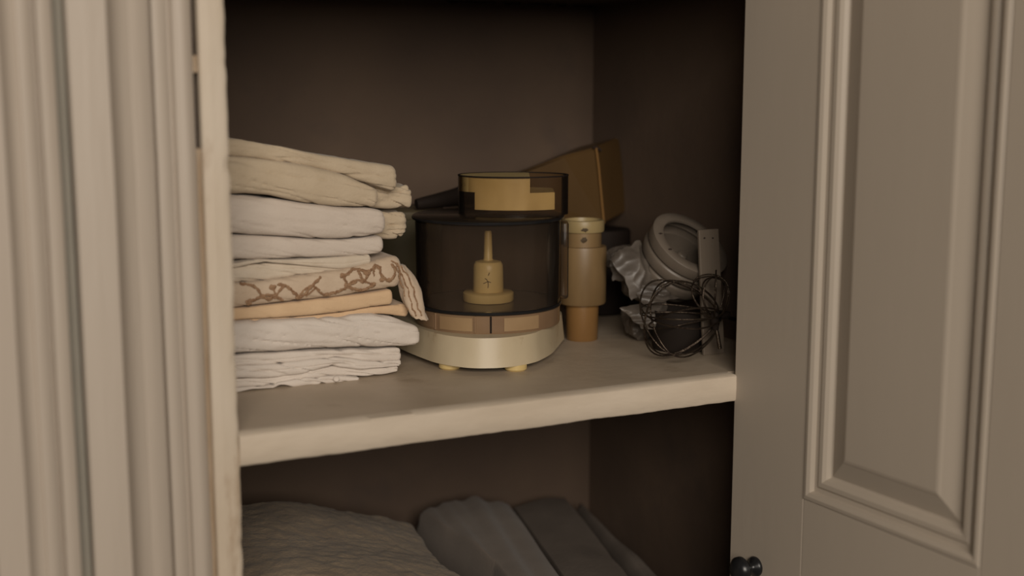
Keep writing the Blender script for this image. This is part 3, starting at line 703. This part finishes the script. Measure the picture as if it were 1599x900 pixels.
flap([(950, 400, .27), (975, 396, .26), (1000, 440, .24), (955, 440, .26)], 17, .006)
CB = -CF
axis = (CR * 0.42 + CU * 0.66 + CB * 0.60).normalized()
oc = at(1077, 382, .195)
cup = empty('ribbed_cup', oc, 0, 'greyed white ribbed plastic cup lying tilted on the crumpled bag', 'cup')
mt = axis.to_track_quat('Z', 'Y').to_matrix().to_4x4() @ Matrix.Scale(1.1, 4)
bm = bmesh.new()
pr = [(.0395, .0), (.0400, .0030), (.0415, .0040), (.0525, .0036), (.0542, .0020), (.0545, -.0100), (.0535, -.0120), (.0500, -.0130), (.0498, -.0150), (.0525, -.0165), (.0535, -.0190), (.0532, -.0290), (.0515, -.0315), (.0480, -.0325), (.0478, -.0345), (.0505, -.0360), (.0515, -.0385), (.0510, -.0490), (.0490, -.0520), (.0440, -.0540), (.0400, -.0660), (.0, -.0680), (0, -.062), (.036, -.06), (.0385, -.045), (.0392, -.02)]
lathe(bm, pr, 72, mtx=mt); obj('ribbed_wall', bm, GREYW, cup, True)
bm = bmesh.new()
for sx_, r_ in ((0.0, .012), (.016, .007)):
    lathe(bm, [(0, -.062), (r_, -.062), (r_, -.030), (r_ * .7, -.028), (0, -.028)], 24, mtx=mt @ Matrix.Translation((sx_, sx_ * .5, 0)))
obj('inner_core', bm, GREYW, cup, True)
for a in (2.7, 3.3):
    bm = bmesh.new(); lump(bm, mt @ Vector((.0465 * math.cos(a), .0465 * math.sin(a), .0042)), (.003, .002, .001), a, .4, 6); obj('dark_speck', bm, CRACK_SHADE, cup, True)

s_top, s_bot = at(1106, 358, .150), at(1112, 500, .125)
stk = empty('flat_stick', (s_bot.x, .12, 0), 0, 'flat dull beige strip standing upright between the beaters and the ribbed cup', 'strip')
bm = bmesh.new(); hgt = s_top.z
box(bm, -.0165, .0165, -.0025, .0025, 0.0, hgt, .0012)
for v in bm.verts:
    k = v.co.z / hgt; v.co.x += (s_top.x - s_bot.x) * k * .9 + (v.co.x * .06 if k < .5 else 0); v.co.y += .03 * k
obj('strip', bm, STICK, stk)
bm = bmesh.new()
for px in (1100, 1113):
    q = at(px, 372, .1445); lump(bm, (q.x - s_bot.x, q.y - .12, q.z), (.0014, .0008, .0012), px, .2, 6)
obj('nail_hole', bm, CRACK_SHADE, stk, True)

def whisk(hub_, dirv_, L_, R_, n, label, shaft_to, seed, wr=.0011):
    rnd = random.Random(seed)
    d = dirv_.normalized(); e = empty('wire_beater', hub_, 0, label, 'beater', 'wire beaters in the right corner of the shelf')
    u_ = d.cross(Vector((.1, .2, 1))).normalized(); v_ = d.cross(u_)
    for k in range(n):
        a = PI * k / n + rnd.uniform(-.25, .25); s = u_ * math.cos(a) + v_ * math.sin(a); off = u_ * rnd.uniform(-.004, .004) + v_ * rnd.uniform(-.004, .004)
        RR = R_ * rnd.uniform(.82, 1.06); LL = L_ * rnd.uniform(.88, 1.05)
        pts = []
        for j in range(49):
            t_ = 2 * PI * j / 48
            w_ = (1 - math.cos(t_)) / 2
            rad = RR * math.sin(t_) * (0.55 + 0.45 * w_) * 1.15
            pts.append(d * (LL * w_) + s * rad + off * w_ * 1.5 + noise.noise_vector(Vector((j * .12, k, seed))) * .003 * w_)
        bm = bmesh.new(); tube(bm, pts, wr, 7); obj('wire', bm, WIRE, e, True)
    bm = bmesh.new(); tube(bm, [-d * .016, -d * .006, d * .004, d * .009], .0052, 14, taper=lambda t: .8 + .4 * math.sin(t * PI)); obj('hub', bm, DARK, e, True)
    bm = bmesh.new(); tube(bm, [-d * .014, (shaft_to - hub_) * .5, shaft_to - hub_], .0028, 10); obj('shaft', bm, WIRE, e, True)
    return e
whisk(at(1122, 492, .095), (CR * -1 + CB * .35 + CU * -.03), .108, .060, 7, 'larger round wire beater lying in front of the crumpled bag', at(1150, 500, .13), 3, .0012)
whisk(at(1116, 497, .085), (CR * -.1 + CB * .2 + CU * 1.0), .062, .028, 5, 'smaller wire beater standing against the flat beige strip', at(1124, 545, .08), 8, .0011)
# dark round tin added behind the beaters in place of the bag's shadow
q = at(1068, 500, .165)
tin = empty('shadow_tin', (q.x, .175, .0), 0, 'small dark round tin added as the bag shadow behind the wire beaters', 'tin')
bm = bmesh.new(); lathe(bm, [(0, 0), (.036, 0), (.038, .003), (.038, .052), (.0365, .055), (.035, .052), (.034, .01), (0, .008)], 48); obj('body', bm, mat('tin_shadow_black', (.02, .015, .012), .75, spec=.1), tin, True)

# ---------------------------------------------------------------- cloths in the lower compartment
def sheet(name, label, poly_x0, poly_x1, y0, y1, zf, m, nx=150, ny=110, base=FZ, grp='cloths heaped in the lower compartment', rr=.022):
    """thick cloth heap: left and right outlines are functions of depth y, height is zf(x, y)"""
    bm = bmesh.new(); top = []; bot = []
    for j in range(ny + 1):
        y = y0 + (y1 - y0) * j / ny; a, b = poly_x0(y), poly_x1(y); r = []; l = []
        for i in range(nx + 1):
            u = i / nx; x = a + (b - a) * u
            ed = min(min(u, 1 - u) * (b - a), min(j / ny, 1 - j / ny) * (y1 - y0))
            e = 1 if ed > rr else math.sqrt(max(0, 1 - (1 - ed / rr) ** 2))
            z = base + .002 + (zf(x, y) - base - .002) * (.12 + .88 * e)
            r.append(bm.verts.new((x, y, z))); l.append(bm.verts.new((x, y, base + .0015)))
        top.append(r); bot.append(l)
    for j in range(ny):
        for i in range(nx):
            bm.faces.new((top[j][i], top[j][i + 1], top[j + 1][i + 1], top[j + 1][i])); 
    for j in range(ny):
        bm.faces.new((top[j][0], top[j + 1][0], bot[j + 1][0], bot[j][0])); bm.faces.new((top[j + 1][nx], top[j][nx], bot[j][nx], bot[j + 1][nx]))
    for i in range(nx):
        bm.faces.new((top[0][i + 1], top[0][i], bot[0][i], bot[0][i + 1])); bm.faces.new((top[ny][i], top[ny][i + 1], bot[ny][i + 1], bot[ny][i]))
    for v in [v for r in bot for v in r]:
        pass
    bm.faces.new([bot[0][0], bot[0][nx], bot[ny][nx], bot[ny][0]]) if False else None
    bmesh.ops.delete(bm, geom=[v for v in bm.verts if not v.link_faces], context='VERTS')
    o = obj(name, bm, m, None, True); tag(o, label, 'cloth', grp); return o
N = lambda *a: noise.noise(Vector(a))
ztA = [(-.2, -.222), (.116, -.222), (.20, -.236), (.278, -.258), (.318, -.272), (.36, -.292), (.42, -.31)]
def zA(x, y):
    z = smoothed(ztA, x, .03) - max(0, .2 - y) * .03
    z += .006 * N(x * 9, y * 9, 1) + .0022 * N(x * 45, y * 45, 2) + .0012 * N(x * 110, y * 90, 7)
    d = (x - .1) * .35 + (y - .13); z -= .007 * math.exp(-(d / .008) ** 2) * (1 if x < .24 else .3)     # a crease towards the front
    return z
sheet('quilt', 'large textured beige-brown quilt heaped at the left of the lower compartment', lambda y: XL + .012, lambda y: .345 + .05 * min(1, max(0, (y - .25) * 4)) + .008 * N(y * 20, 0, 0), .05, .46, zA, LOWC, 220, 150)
ztB = [(.3, -.315), (.37, -.309), (.44, -.295), (.483, -.292), (.53, -.305), (.60, -.33)]
def zB(x, y):
    s = x + (.47 - y) * .25              # the folds fan out towards the front
    z = smoothed(ztB, s, .02) + .004 * N(x * 10, y * 8, 4)
    z += .004 * math.sin((s - .483) * 130) * math.exp(-((s - .50) / .05) ** 2) + .0015 * math.sin((s - .4) * 260 + y * 20) * math.exp(-((s - .43) / .04) ** 2)
    return z
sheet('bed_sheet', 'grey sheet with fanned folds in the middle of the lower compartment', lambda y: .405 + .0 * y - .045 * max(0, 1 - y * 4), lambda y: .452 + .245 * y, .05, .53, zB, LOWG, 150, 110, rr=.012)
def zC(x, y): return -.327 + .003 * N(x * 8, y * 8, 5) - .012 * max(0, .45 - y) + .003 * math.sin((x - y * .3) * 55)
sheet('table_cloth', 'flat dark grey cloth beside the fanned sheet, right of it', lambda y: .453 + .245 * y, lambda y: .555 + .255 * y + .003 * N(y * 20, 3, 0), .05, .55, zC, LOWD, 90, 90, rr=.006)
def zD(x, y): return -.345 + .004 * N(x * 12, y * 12, 9)
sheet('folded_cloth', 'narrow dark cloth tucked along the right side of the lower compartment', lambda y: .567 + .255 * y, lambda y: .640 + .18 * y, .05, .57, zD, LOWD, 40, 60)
